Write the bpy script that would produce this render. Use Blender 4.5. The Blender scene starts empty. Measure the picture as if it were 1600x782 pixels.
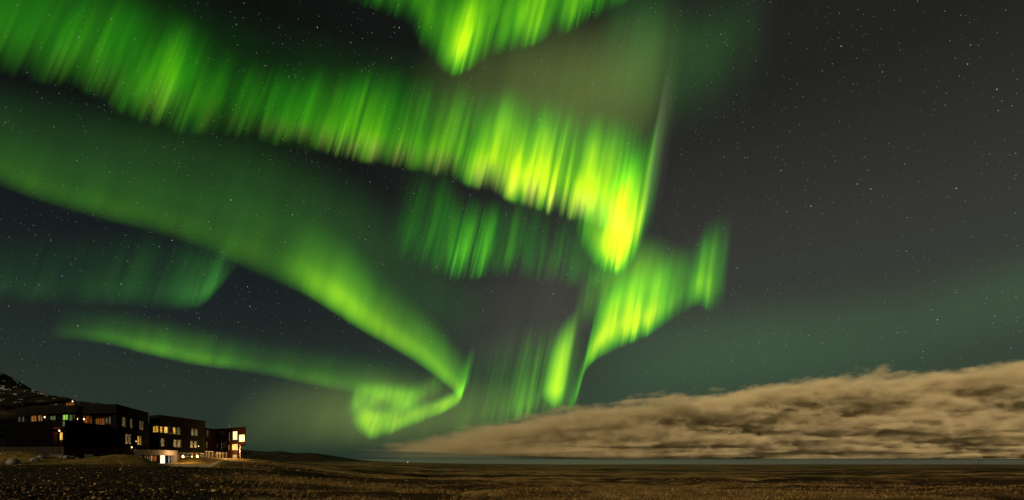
import bpy, bmesh, math, random
import numpy as np
from mathutils import Vector
C = bpy.context.scene.collection
SC = bpy.context.scene
R = math.radians

# ------------------------------------------------------------------ camera
F, CX, HY = 800.0, 800.0, 718.0            # focal length and horizon in pixels of the 1600x782 photograph
cam = bpy.data.cameras.new('camera'); cam_o = bpy.data.objects.new('camera', cam); C.objects.link(cam_o)
cam.sensor_width = 36.0; cam.lens = 18.0; cam.shift_y = (HY - 391.0) / 1600.0
cam.clip_start = 0.2; cam.clip_end = 600000.0
cam_o.location = (0, 0, 0); cam_o.rotation_euler = (R(90), 0, 0)
SC.camera = cam_o

# ------------------------------------------------------------------ world, moon, exposure
SUN_EL, SUN_AZ = R(16), math.atan2(-0.72, -1.0)         # moonlight from behind the camera and to the left
SUN_STRENGTH, SKY_STRENGTH = 1.9, 0.0022
world = bpy.data.worlds.new('World'); SC.world = world; world.use_nodes = True
wn = world.node_tree; wn.nodes.clear()
def N(nt, t, **kw):
    n = nt.nodes.new(t)
    for k, v in kw.items(): setattr(n, k, v)
    return n
def math_n(nt, op, a, b=None, c=None, clamp=False):
    n = nt.nodes.new('ShaderNodeMath'); n.operation = op; n.use_clamp = clamp
    for i, v in enumerate((a, b, c)):
        if v is None: continue
        if isinstance(v, (int, float)): n.inputs[i].default_value = v
        else: nt.links.new(v, n.inputs[i])
    return n.outputs[0]
def mapr(nt, v, a, b, c, d, mode='SMOOTHSTEP'):
    n = nt.nodes.new('ShaderNodeMapRange'); n.interpolation_type = mode; n.clamp = True
    for i, x in enumerate((v, a, b, c, d)):
        if isinstance(x, (int, float)): n.inputs[i].default_value = x
        else: nt.links.new(x, n.inputs[i])
    return n.outputs[0]
def ramp(nt, fac, stops, interp='LINEAR'):
    n = nt.nodes.new('ShaderNodeValToRGB'); n.color_ramp.interpolation = interp
    el = n.color_ramp.elements
    while len(el) < len(stops): el.new(0.5)
    for e, (p, c) in zip(el, stops):
        e.position = p; e.color = (*c, 1) if len(c) == 3 else c
    nt.links.new(fac, n.inputs[0]); return n.outputs[0]
def mixc(nt, fac, a, b, blend='MIX'):
    n = nt.nodes.new('ShaderNodeMix'); n.data_type = 'RGBA'; n.blend_type = blend
    for s, v in ((n.inputs[0], fac), (n.inputs[6], a), (n.inputs[7], b)):
        if isinstance(v, (int, float)): s.default_value = v
        elif isinstance(v, tuple): s.default_value = (*v, 1)
        else: nt.links.new(v, s)
    return n.outputs[2]
def sl(r, g, b):                          # sRGB 0..255 to linear
    return tuple((c / 255 / 12.92) if c / 255 <= .04045 else ((c / 255 + .055) / 1.055) ** 2.4 for c in (r, g, b))

sky = N(wn, 'ShaderNodeTexSky'); sky.sky_type = 'NISHITA'; sky.sun_disc = False
sky.sun_elevation = SUN_EL; sky.sun_rotation = SUN_AZ; sky.air_density = 1.0; sky.dust_density = 2.0
bg1 = N(wn, 'ShaderNodeBackground'); wn.links.new(mixc(wn, 1.0, sky.outputs[0], (1.0, .72, .42), 'MULTIPLY'), bg1.inputs[0]); bg1.inputs[1].default_value = SKY_STRENGTH
# night airglow: greenish low down, neutral dark overhead; bluer to the west
tc = N(wn, 'ShaderNodeTexCoord'); nrm = N(wn, 'ShaderNodeVectorMath', operation='NORMALIZE')
wn.links.new(tc.outputs['Generated'], nrm.inputs[0])
sep = N(wn, 'ShaderNodeSeparateXYZ'); wn.links.new(nrm.outputs[0], sep.inputs[0])
west = ramp(wn, sep.outputs[2], [(0.0, sl(40, 60, 48)), (.12, sl(40, 55, 50)), (.25, sl(27, 37, 38)), (.38, sl(17, 23, 28)), (.5, sl(10, 16, 12)), (1, sl(8, 14, 8))])
east = ramp(wn, sep.outputs[2], [(0.0, sl(58, 80, 60)), (.12, sl(56, 76, 60)), (.22, sl(62, 70, 60)), (.36, sl(60, 60, 57)), (.55, sl(38, 38, 36)), (1, sl(20, 20, 20))])
glow = mixc(wn, mapr(wn, sep.outputs[0], -.45, .35, 0, 1), west, east)
bg2 = N(wn, 'ShaderNodeBackground'); wn.links.new(glow, bg2.inputs[0]); bg2.inputs[1].default_value = 0.72
# stars
def stars(scale, thr, lo, strength, seed):
    off = N(wn, 'ShaderNodeVectorMath', operation='ADD'); wn.links.new(nrm.outputs[0], off.inputs[0]); off.inputs[1].default_value = (seed, seed * .37, -seed * .71)
    vo = N(wn, 'ShaderNodeTexVoronoi'); vo.voronoi_dimensions = '3D'; vo.inputs['Scale'].default_value = scale
    wn.links.new(off.outputs[0], vo.inputs['Vector'])
    disc = mapr(wn, vo.outputs['Distance'], thr * .35, thr, 1, 0)
    sc_ = N(wn, 'ShaderNodeSeparateColor'); wn.links.new(vo.outputs['Color'], sc_.inputs[0])
    br = math_n(wn, 'POWER', mapr(wn, sc_.outputs[0], lo, 1, 0, 1, 'LINEAR'), 2.0)
    br = math_n(wn, 'ADD', math_n(wn, 'MULTIPLY', br, .92), .08)
    br = math_n(wn, 'MULTIPLY', br, math_n(wn, 'GREATER_THAN', sc_.outputs[0], lo))
    tint = ramp(wn, sc_.outputs[1], [(0, (.75, .85, 1)), (.55, (1, 1, .95)), (.85, (1, .8, .5)), (1, (1, .55, .3))])
    fade = mapr(wn, sep.outputs[2], .01, .16, 0.15, 1)
    b = N(wn, 'ShaderNodeBackground'); wn.links.new(tint, b.inputs[0])
    wn.links.new(math_n(wn, 'MULTIPLY', math_n(wn, 'MULTIPLY', math_n(wn, 'MULTIPLY', disc, br), strength), fade), b.inputs[1])
    return b
adds = bg1
for b in (bg2, stars(62, .050, .3, .85, 3.1), stars(110, .085, .3, .40, 7.7), stars(190, .13, .1, .24, 13.3)):
    a = N(wn, 'ShaderNodeAddShader'); wn.links.new(adds.outputs[0], a.inputs[0]); wn.links.new(b.outputs[0], a.inputs[1]); adds = a
wo = N(wn, 'ShaderNodeOutputWorld'); wn.links.new(adds.outputs[0], wo.inputs[0])
world.cycles.sampling_method = 'MANUAL'; world.cycles.sample_map_resolution = 256

moon = bpy.data.lights.new('moon', 'SUN'); moon.energy = SUN_STRENGTH; moon.angle = R(.5); moon.color = (1, .80, .52)
moon_o = bpy.data.objects.new('moon', moon); C.objects.link(moon_o)
sd = Vector((math.sin(SUN_AZ) * math.cos(SUN_EL), math.cos(SUN_AZ) * math.cos(SUN_EL), math.sin(SUN_EL)))   # towards the moon
moon_o.rotation_euler = sd.to_track_quat('Z', 'Y').to_euler()

SC.view_settings.view_transform = 'Standard'; SC.view_settings.look = 'None'
SC.view_settings.exposure = 0; SC.view_settings.gamma = 1; SC.view_settings.use_curve_mapping = False
cy = SC.cycles
cy.max_bounces = 6; cy.diffuse_bounces = 2; cy.glossy_bounces = 2; cy.transmission_bounces = 2
cy.volume_bounces = 3; cy.transparent_max_bounces = 64
cy.use_denoising = True; cy.denoiser = 'OPENIMAGEDENOISE'; cy.sample_clamp_indirect = 3.0
cy.volume_step_rate = 1.0; cy.volume_max_steps = 512

# ------------------------------------------------------------------ helpers
def mat(name, build=None, emit_sample=True):
    m = bpy.data.materials.new(name); m.use_nodes = True
    nt = m.node_tree
    if not emit_sample: m.cycles.emission_sampling = 'NONE'
    if build:
        p = nt.nodes['Principled BSDF']; build(nt, p)
    return m
def mesh_obj(name, verts, faces, m=None, parent=None, smooth=False):
    me = bpy.data.meshes.new(name); me.from_pydata([tuple(v) for v in verts], [], faces); me.update()
    o = bpy.data.objects.new(name, me); C.objects.link(o)
    if m: me.materials.append(m)
    if parent: o.parent = parent
    if smooth: me.polygons.foreach_set('use_smooth', [True] * len(me.polygons))
    return o
def np_mesh(name, V, Q, m=None, smooth=True, parent=None):
    me = bpy.data.meshes.new(name); k = Q.shape[1]
    me.vertices.add(len(V)); me.vertices.foreach_set('co', np.ascontiguousarray(V, dtype=np.float32).ravel())
    me.loops.add(Q.size); me.loops.foreach_set('vertex_index', np.ascontiguousarray(Q, dtype=np.int32).ravel())
    me.polygons.add(len(Q)); me.polygons.foreach_set('loop_start', np.arange(0, Q.size, k, dtype=np.int32))
    me.polygons.foreach_set('loop_total', np.full(len(Q), k, dtype=np.int32))
    me.update(calc_edges=True); me.validate()
    if smooth: me.polygons.foreach_set('use_smooth', np.ones(len(me.polygons), dtype=bool))
    if m: me.materials.append(m)
    o = bpy.data.objects.new(name, me); C.objects.link(o)
    if parent: o.parent = parent
    return o
def grid_quads(nu, nv):
    i = np.arange(nu * nv).reshape(nu, nv)
    return np.stack([i[:-1, :-1], i[1:, :-1], i[1:, 1:], i[:-1, 1:]], -1).reshape(-1, 4)
def empty(name, loc=(0, 0, 0)):
    o = bpy.data.objects.new(name, None); C.objects.link(o); o.location = loc; o.empty_display_size = .2; return o
def tag(o, label=None, cat=None, group=None, kind=None):
    if label: o['label'] = label
    if cat: o['category'] = cat
    if group: o['group'] = group
    if kind: o['kind'] = kind
    return o
def sstep(a, b, x):
    t = np.clip((x - a) / (b - a), 0, 1); return t * t * (3 - 2 * t)
def vnoise(x, y, seed=0):
    x = np.asarray(x, float); y = np.asarray(y, float)
    xi = np.floor(x).astype(np.int64); yi = np.floor(y).astype(np.int64); fx = x - xi; fy = y - yi
    fx = fx * fx * (3 - 2 * fx); fy = fy * fy * (3 - 2 * fy)
    def h(a, b):
        n = (a * 374761393 + b * 668265263 + seed * 974634777) & 0x7fffffff
        n = ((n ^ (n >> 13)) * 1274126177) & 0x7fffffff
        return ((n ^ (n >> 16)) & 0xffff) / 65535.0
    return (h(xi, yi) * (1 - fx) + h(xi + 1, yi) * fx) * (1 - fy) + (h(xi, yi + 1) * (1 - fx) + h(xi + 1, yi + 1) * fx) * fy
def fbm(x, y, oct=4, seed=0, gain=.5):
    s = 0; a = 1; t = 0
    for k in range(oct):
        s = s + a * (vnoise(x * 2 ** k, y * 2 ** k, seed + k) - .5); t += a; a *= gain
    return s / t
def pt(px, y, Y):                          # a place Y metres out, at a pixel of the photograph
    return Vector(((px - CX) / F * Y, Y, (HY - y) / F * Y))
def plan(px, Y): return ((px - CX) / F * Y, Y)

# ------------------------------------------------------------------ terrain
LY = [-200, 5, 18, 22, 40, 60, 80, 100, 150, 400, 1000, 2000, 4000, 4800, 6000]
LZ = [-1.6, -1.6, -1.62, -1.7, -1.5, -1.0, -.4, -.15, -.1, -4, -9, -12.0, -15.2, -17.5, -30]
RY = [-200, 5, 25, 40, 60, 100, 200, 400, 800, 1300, 1650, 1800, 6000]
RZ = [-1.6, -1.6, -1.95, -2.5, -3.0, -3.75, -5.3, -8.0, -11.4, -14.6, -16.6, -18.5, -60]
SEA = -17.0
def gauss(X, Y, x0, y0, sx, sy): return np.exp(-((X - x0) / sx) ** 2 - ((Y - y0) / sy) ** 2)
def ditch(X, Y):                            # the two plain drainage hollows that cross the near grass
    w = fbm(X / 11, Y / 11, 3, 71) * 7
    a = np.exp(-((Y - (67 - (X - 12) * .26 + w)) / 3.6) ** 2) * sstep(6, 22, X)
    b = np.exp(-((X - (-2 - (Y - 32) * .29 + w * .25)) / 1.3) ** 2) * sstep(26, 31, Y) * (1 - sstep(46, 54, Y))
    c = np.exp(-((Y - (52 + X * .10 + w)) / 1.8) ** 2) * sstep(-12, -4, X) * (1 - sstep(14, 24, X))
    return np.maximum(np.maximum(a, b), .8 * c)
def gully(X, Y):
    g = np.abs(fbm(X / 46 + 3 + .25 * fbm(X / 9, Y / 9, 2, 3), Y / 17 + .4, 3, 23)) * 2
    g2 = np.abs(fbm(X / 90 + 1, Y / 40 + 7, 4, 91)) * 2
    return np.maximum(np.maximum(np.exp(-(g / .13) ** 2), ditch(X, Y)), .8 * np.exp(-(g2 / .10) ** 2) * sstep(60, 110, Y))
def terrain(X, Y):
    X = np.asarray(X, float); Y = np.asarray(Y, float)
    px = CX + F * X / np.maximum(Y, 12)
    wl = 1 - sstep(330, 700, px)
    wfar = 1 - sstep(520, 900, px)
    w = np.where(Y > 300, wfar + (wl - wfar) * (1 - sstep(300, 600, Y)), wl)
    z = np.interp(Y, LY, LZ) * w + np.interp(Y, RY, RZ) * (1 - w)
    near = sstep(8, 20, Y)
    fade = 1 - sstep(120, 420, Y)
    hb = 1 - wl * sstep(50, 70, Y) * (1 - sstep(200, 300, Y))
    # hummocks and gullies of the grassy plain
    z = z + near * hb * (fbm(X / 13 + 5, Y / 8.0, 4, 11) * 1.6 * fade * (.55 + .45 * (1 - wl)) + fbm(X / 3.1, Y / 2.6, 3, 5) * .30 * fade)
    gul = np.abs(fbm(X / 46 + 3 + .25 * fbm(X / 9, Y / 9, 2, 3), Y / 17 + .4, 3, 23)) * 2
    z = z - near * hb * fade * (.12 + .88 * (1 - wl)) * 1.5 * np.exp(-(gul / .07) ** 2)
    z = z - .75 * ditch(X, Y) * near
    z = z + sstep(70, 160, Y) * hb * (1 - sstep(900, 1700, Y)) * fbm(X / 160, Y / 55, 4, 31) * (1.0 + Y / 500)
    # grass banks by the hotel, the sunken drive and the terrace
    z = z + 1.75 * gauss(X, Y, -74.5, 76.5, 6.5, 3.6) + 1.15 * gauss(X, Y, -60.5, 79, 4.4, 4.5)
    wind = sstep(222, 250, px) * (1 - sstep(325, 352, px)) * sstep(58, 74, Y) * (1 - sstep(113, 121, Y))
    z = z - .80 * wind
    edge_y = 113 + 12 * sstep(315, 350, px)
    terr = sstep(268, 290, px) * (1 - sstep(400, 480, px)) * sstep(edge_y, edge_y + 7, Y) * (1 - sstep(160, 190, Y))
    z = z + terr * .42 - .25 * sstep(345, 365, px) * (1 - sstep(420, 480, px)) * sstep(90, 112, Y) * (1 - sstep(edge_y, edge_y + 7, Y))
    return z
ys = np.concatenate([np.linspace(-40, 12, 14)[:-1], np.geomspace(12, 60, 230)[:-1], np.geomspace(60, 160, 190)[:-1], np.geomspace(160, 6000, 150)])
ts = np.linspace(-1, 1, 620)
Yg, Tg = np.meshgrid(ys, ts, indexing='ij')
Xg = Tg * (30 + 1.55 * np.maximum(Yg, 0))
Zg = terrain(Xg, Yg)
V = np.stack([Xg, Yg, Zg], -1).reshape(-1, 3)
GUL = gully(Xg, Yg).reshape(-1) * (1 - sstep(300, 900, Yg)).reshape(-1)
def ground_mat(nt, p):
    tcn = N(nt, 'ShaderNodeTexCoord'); o = tcn.outputs['Object']
    def noise(s, d=4, r=.6, vec=o):
        n = N(nt, 'ShaderNodeTexNoise'); n.inputs['Scale'].default_value = s; n.inputs['Detail'].default_value = d; n.inputs['Roughness'].default_value = r
        nt.links.new(vec, n.inputs['Vector']); return n.outputs[0]
    mp = N(nt, 'ShaderNodeMapping'); nt.links.new(o, mp.inputs[0]); mp.inputs['Scale'].default_value = (.35, 1.0, 1)
    big = noise(.045, 5, .62, mp.outputs[0]); mid = noise(.6, 5, .65); fine = noise(4.5, 4, .7); huge = noise(.006, 5, .6, mp.outputs[0])
    grass = ramp(nt, mid, [(.3, (.085, .050, .016)), (.5, (.30, .19, .060)), (.72, (.55, .37, .13))])
    moss = ramp(nt, fine, [(.3, (0.0145, 0.0087, 0.0043)), (.55, (0.0493, 0.0261, 0.0101)), (.75, (0.1015, 0.0508, 0.0159))])
    col = mixc(nt, mapr(nt, big, .45, .53, 0, 1), moss, grass)
    olive = mixc(nt, fine, (0.1157, 0.1051, 0.0378), (0.1885, 0.1595, 0.0580))
    col = mixc(nt, mapr(nt, huge, .47, .6, 0, .75), col, olive)
    se = N(nt, 'ShaderNodeSeparateXYZ'); nt.links.new(o, se.inputs[0])
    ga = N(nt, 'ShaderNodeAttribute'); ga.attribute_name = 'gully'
    hollow_shade = mapr(nt, math_n(nt, 'ADD', ga.outputs['Fac'], math_n(nt, 'MULTIPLY', math_n(nt, 'SUBTRACT', mid, .5), .7)), .35, .75, 0, .93)
    col = mixc(nt, hollow_shade, col, (0.0116, 0.0080, 0.0043))  # shade of the hollows painted into the ground colour along the gully mask
    far = mapr(nt, se.outputs[1], 250, 1500, 0, 1)
    farc = ramp(nt, noise(.010, 6, .65, mp.outputs[0]), [(.40, (0.0261, 0.0159, 0.0087)), (.49, (0.1015, 0.0725, 0.0319)), (.58, (0.2755, 0.2175, 0.0798))])
    col = mixc(nt, far, col, farc)
    # bare lava soil towards the hotel side of the foreground
    lava = ramp(nt, noise(2.2, 6, .75), [(.36, (0.0058, 0.0036, 0.0022)), (.55, (0.0203, 0.0123, 0.0058)), (.68, (0.0899, 0.0522, 0.0188)), (.8, (0.2320, 0.1522, 0.0653))])
    ang = math_n(nt, 'DIVIDE', se.outputs[0], math_n(nt, 'MAXIMUM', se.outputs[1], 12))
    lm = mapr(nt, math_n(nt, 'ADD', ang, math_n(nt, 'MULTIPLY', math_n(nt, 'SUBTRACT', big, .5), .9)), -.62, -.38, 1, 0)
    lm = math_n(nt, 'MULTIPLY', lm, mapr(nt, se.outputs[1], 58, 74, 1, 0))
    col = mixc(nt, lm, col, lava)
    lawn = math_n(nt, 'MULTIPLY', mapr(nt, math_n(nt, 'ADD', se.outputs[1], math_n(nt, 'MULTIPLY', mid, 8)), 72, 76, 0, 1), mapr(nt, ang, -.50, -.62, 0, 1))
    lawn = math_n(nt, 'MULTIPLY', lawn, mapr(nt, se.outputs[1], 150, 190, 1, 0))
    col = mixc(nt, lawn, col, ramp(nt, math_n(nt, 'ADD', math_n(nt, 'MULTIPLY', fine, .55), math_n(nt, 'MULTIPLY', mid, .45)), [(.36, (0.0473, 0.0297, 0.0081)), (.52, (0.1890, 0.1323, 0.0297)), (.66, (0.3645, 0.2700, 0.0675))]))
    nt.links.new(col, p.inputs['Base Color']); p.inputs['Roughness'].default_value = .95; p.inputs['Specular IOR Level'].default_value = .1
    bp = N(nt, 'ShaderNodeBump'); bp.inputs['Strength'].default_value = .8; bp.inputs['Distance'].default_value = .25
    nt.links.new(math_n(nt, 'ADD', math_n(nt, 'MULTIPLY', fine, .5), mid), bp.inputs['Height']); nt.links.new(bp.outputs[0], p.inputs['Normal'])
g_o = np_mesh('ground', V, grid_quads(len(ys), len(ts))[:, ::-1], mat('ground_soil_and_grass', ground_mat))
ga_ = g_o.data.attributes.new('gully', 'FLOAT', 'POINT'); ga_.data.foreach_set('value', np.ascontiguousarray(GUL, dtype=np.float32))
tag(g_o, kind='structure')

def sea_mat(nt, p):
    p.inputs['Base Color'].default_value = (.32, .37, .40, 1); p.inputs['Roughness'].default_value = .6; p.inputs['Specular IOR Level'].default_value = .12
    tcn = N(nt, 'ShaderNodeTexCoord'); n = N(nt, 'ShaderNodeTexNoise'); n.inputs['Scale'].default_value = .02; n.inputs['Detail'].default_value = 5
    nt.links.new(tcn.outputs['Object'], n.inputs['Vector'])
    bp = N(nt, 'ShaderNodeBump'); bp.inputs['Strength'].default_value = .35; bp.inputs['Distance'].default_value = 6; nt.links.new(n.outputs[0], bp.inputs['Height']); nt.links.new(bp.outputs[0], p.inputs['Normal'])
sx = 140000
tag(mesh_obj('sea', [(-sx, 900, SEA), (sx, 900, SEA), (sx, 200000, SEA), (-sx, 200000, SEA)], [(0, 1, 2, 3)], mat('sea_water', sea_mat)), kind='structure')

# mountain and hill: ridge line in the distance, slope falling towards the plain
def ridge(name, pts, Yr, Yf, Yb, m, rough, nu=260, nv=70, seed=1):
    pxs = np.array([p[0] for p in pts], float); yy = np.array([p[1] for p in pts], float)
    u = np.linspace(pxs[0], pxs[-1], nu); v = np.linspace(0, 1, nv)
    U, Vv = np.meshgrid(u, v, indexing='ij')
    Xr = (U - CX) / F * Yr; zr = (HY - np.interp(U, pxs, yy)) / F * Yr
    front = np.clip(Vv / .7, 0, 1); back = np.clip((Vv - .7) / .3, 0, 1)
    Y = Yf + (Yr - Yf) * front + (Yb - Yr) * back
    X = Xr * (1 - .0 * front)
    base = -18.0
    prof = np.where(Vv <= .7, front ** 1.45, (1 - back) ** 1.2)
    n = fbm(X / (rough * 4), Y / (rough * 4), 6, seed, .58)
    rid = 1 - np.abs(fbm(X / (rough * 2.3), Y / (rough * 5), 5, seed + 40)) * 2.6
    env = np.sin(np.clip(Vv / .7, 0, 1) * math.pi) ** .6 * (Vv <= .7) + .1
    Z = base + (zr - base) * prof + (n * 2.6 + (rid - .7) * .8) * rough * .42 * env * np.clip((zr + 18) / 60, .25, 1)
    Z = Z + vnoise(U / 2.3, Vv * 9, seed + 9) * rough * .05
    return tag(np_mesh(name, np.stack([X, Y, Z], -1).reshape(-1, 3), grid_quads(nu, nv), m), kind='structure')
def mountain_mat(nt, p):
    tcn = N(nt, 'ShaderNodeTexCoord'); o = tcn.outputs['Object']
    def noise(s, d, r, sc=(1, 1, 1)):
        mp = N(nt, 'ShaderNodeMapping'); nt.links.new(o, mp.inputs[0]); mp.inputs['Scale'].default_value = sc
        n = N(nt, 'ShaderNodeTexNoise'); n.inputs['Scale'].default_value = s; n.inputs['Detail'].default_value = d; n.inputs['Roughness'].default_value = r
        nt.links.new(mp.outputs[0], n.inputs['Vector']); return n.outputs[0]
    rock = ramp(nt, noise(.03, 7, .7), [(.38, (.005, .004, .003)), (.56, (.026, .019, .012)), (.74, (.08, .06, .034))])
    se = N(nt, 'ShaderNodeSeparateXYZ'); nt.links.new(o, se.inputs[0])
    hi = mapr(nt, se.outputs[2], 62, 105, 0, 1)
    patch = noise(.11, 5, .68, (1, .5, 1.0))
    sn = mapr(nt, math_n(nt, 'ADD', patch, math_n(nt, 'MULTIPLY', hi, .06)), .635, .665, 0, 1)
    sn = math_n(nt, 'MULTIPLY', sn, mapr(nt, se.outputs[2], 55, 75, 0, 1))
    nt.links.new(mixc(nt, sn, rock, (.85, .84, .80)), p.inputs['Base Color']); p.inputs['Roughness'].default_value = .9; p.inputs['Specular IOR Level'].default_value = .1
ridge('mountain', [(-700, 300), (-350, 430), (-150, 520), (-60, 562), (0, 581), (10, 585), (13, 592), (25, 602), (38, 606), (52, 609), (80, 618), (95, 621), (108, 622), (116, 628), (140, 630), (165, 633), (200, 650), (260, 690), (330, 716)],
      720, 210, 1100, mat('mountain_rock_and_snow', mountain_mat), 52, nu=420, nv=110, seed=3)
def hill_mat(nt, p):
    tcn = N(nt, 'ShaderNodeTexCoord'); n = N(nt, 'ShaderNodeTexNoise'); n.inputs['Scale'].default_value = .02; n.inputs['Detail'].default_value = 7; n.inputs['Roughness'].default_value = .7
    nt.links.new(tcn.outputs['Object'], n.inputs['Vector'])
    nt.links.new(ramp(nt, n.outputs[0], [(.35, (.012, .010, .006)), (.6, (.04, .03, .015)), (.75, (.07, .055, .025))]), p.inputs['Base Color'])
    p.inputs['Roughness'].default_value = .95; p.inputs['Specular IOR Level'].default_value = .1
ridge('hill', [(60, 706), (250, 700), (330, 702), (376, 702.5), (392, 704), (415, 706), (440, 705.6), (465, 708.5), (480, 707.5), (495, 709), (515, 712), (528, 715.5), (540, 718.5), (560, 722), (600, 724)],
      3200, 2300, 4200, mat('hill_dark_heath', hill_mat), 30, nu=300, nv=50, seed=8)

# ------------------------------------------------------------------ aurora
# Every curtain is a sheet standing along the earth's field lines: its foot runs at one height above the ground and
# its rays rise along the same slanted field direction.
FIELD = np.array([1.0, 1.0, 5.09])
ALT = 6000.0
def catmull(P, n):
    P = np.array(P, float); Q = np.vstack([2 * P[0] - P[1], P, 2 * P[-1] - P[-2]])
    t = np.linspace(0, len(P) - 1 - 1e-6, n); i = t.astype(int); f = (t - i)[:, None]
    p0, p1, p2, p3 = Q[i], Q[i + 1], Q[i + 2], Q[i + 3]
    # centripetal-ish: tension keeps the line from overshooting
    m1 = .42 * (p2 - p0); m2 = .42 * (p3 - p1)
    return (2 * f**3 - 3 * f**2 + 1) * p1 + (f**3 - 2 * f**2 + f) * m1 + (-2 * f**3 + 3 * f**2) * p2 + (f**3 - f**2) * m2
def aurora_mat(name, soft, k, f1, f2, ray, lo, hi, fringe, seed, hot=1.0, huevar=.35, edge=.10, tail=.5):
    m = bpy.data.materials.new(name); m.use_nodes = True; nt = m.node_tree; nt.nodes.clear(); m.cycles.emission_sampling = 'NONE'
    def at(nm):
        a = N(nt, 'ShaderNodeAttribute'); a.attribute_name = nm; return a.outputs['Fac']
    a, h, pw = at('along'), at('height'), at('power')
    def noise1(f, s, d=2):
        n = N(nt, 'ShaderNodeTexNoise'); n.noise_dimensions = '1D'; n.inputs['Scale'].default_value = 1; n.inputs['Detail'].default_value = d; n.inputs['Roughness'].default_value = .55
        nt.links.new(math_n(nt, 'ADD', math_n(nt, 'MULTIPLY', a, f), s), n.inputs['W']); return n.outputs[0]
    n1 = noise1(f1, seed, 2)
    # rays drift slowly with height
    n = N(nt, 'ShaderNodeTexNoise'); n.noise_dimensions = '2D'; n.inputs['Scale'].default_value = 1; n.inputs['Detail'].default_value = 3; n.inputs['Roughness'].default_value = .6
    cb = N(nt, 'ShaderNodeCombineXYZ'); nt.links.new(math_n(nt, 'ADD', math_n(nt, 'MULTIPLY', a, f2), seed * 3.3), cb.inputs[0]); nt.links.new(math_n(nt, 'MULTIPLY', h, .55), cb.inputs[1])
    nt.links.new(cb.outputs[0], n.inputs['Vector'])
    nb = N(nt, 'ShaderNodeTexNoise'); nb.noise_dimensions = '2D'; nb.inputs['Scale'].default_value = 1; nb.inputs['Detail'].default_value = 2; nb.inputs['Roughness'].default_value = .5
    cc = N(nt, 'ShaderNodeCombineXYZ'); nt.links.new(math_n(nt, 'ADD', math_n(nt, 'MULTIPLY', a, f2 * .27), seed * 5.1), cc.inputs[0]); nt.links.new(math_n(nt, 'MULTIPLY', h, .9), cc.inputs[1])
    nt.links.new(cc.outputs[0], nb.inputs['Vector'])
    fine_amt = mapr(nt, noise1(f1 * .6, seed + 77, 1), .36, .64, .15, .85)
    rf = math_n(nt, 'MULTIPLY', math_n(nt, 'SUBTRACT', n.outputs[0], .5), fine_amt)
    r = mapr(nt, math_n(nt, 'ADD', math_n(nt, 'SUBTRACT', nb.outputs[0], .5), rf), -.26, .28, 0.0, 1.0, 'LINEAR')
    rays = math_n(nt, 'ADD', math_n(nt, 'MULTIPLY', math_n(nt, 'SUBTRACT', r, .5), 1.75 * ray), 1.0)
    rays = math_n(nt, 'MAXIMUM', rays, 0.02)
    c1 = mapr(nt, n1, .28, .72, 0, 1, 'LINEAR')
    hl = math_n(nt, 'ADD', math_n(nt, 'MULTIPLY', math_n(nt, 'SUBTRACT', c1, .5), .9 * min(1, ray * 1.4)), 1.0)
    hs = math_n(nt, 'SUBTRACT', h, math_n(nt, 'MULTIPLY', math_n(nt, 'SUBTRACT', r, .5), -edge * ray))
    up = mapr(nt, hs, 0.0, soft, 0, 1)
    hq = math_n(nt, 'DIVIDE', h, hl)
    dec = math_n(nt, 'ADD', math_n(nt, 'MULTIPLY', math_n(nt, 'POWER', 2.71828, math_n(nt, 'MULTIPLY', hq, -1.9 * k)), 1 - tail),
                 math_n(nt, 'MULTIPLY', math_n(nt, 'POWER', 2.71828, math_n(nt, 'MULTIPLY', hq, -.7 * k)), tail))
    end = mapr(nt, h, .55, 1.0, 1, 0)
    foot = mapr(nt, h, 0.0, .06, 0, 1)
    I = pw
    for x in (up, dec, end, foot, rays): I = math_n(nt, 'MULTIPLY', I, x)
    hue = noise1(f1 * .8, seed + 31, 1)
    t = math_n(nt, 'ADD', math_n(nt, 'MULTIPLY', I, .95 * hot), math_n(nt, 'MULTIPLY', math_n(nt, 'SUBTRACT', hue, .5), huevar), None, True)
    col = ramp(nt, t, [(0, lo), (.55, tuple((x * .55 + y * .45) for x, y in zip(lo, hi))), (1, hi)])
    if fringe:
        fr = math_n(nt, 'MULTIPLY', mapr(nt, h, soft * .25, soft * 1.0, fringe, 0), mapr(nt, c1, .2, .7, .35, 1))
        col = mixc(nt, fr, col, (.75, .42, .16))
    em = N(nt, 'ShaderNodeEmission'); nt.links.new(col, em.inputs[0]); nt.links.new(I, em.inputs[1])
    tr = N(nt, 'ShaderNodeBsdfTransparent'); ad = N(nt, 'ShaderNodeAddShader')
    nt.links.new(em.outputs[0], ad.inputs[0]); nt.links.new(tr.outputs[0], ad.inputs[1])
    out = N(nt, 'ShaderNodeOutputMaterial'); nt.links.new(ad.outputs[0], out.inputs[0])
    return m
GREEN, LIME = (.05, 1.0, .004), (.58, 1.0, .0)
SOFT = (.20, 1.0, .02)
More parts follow.
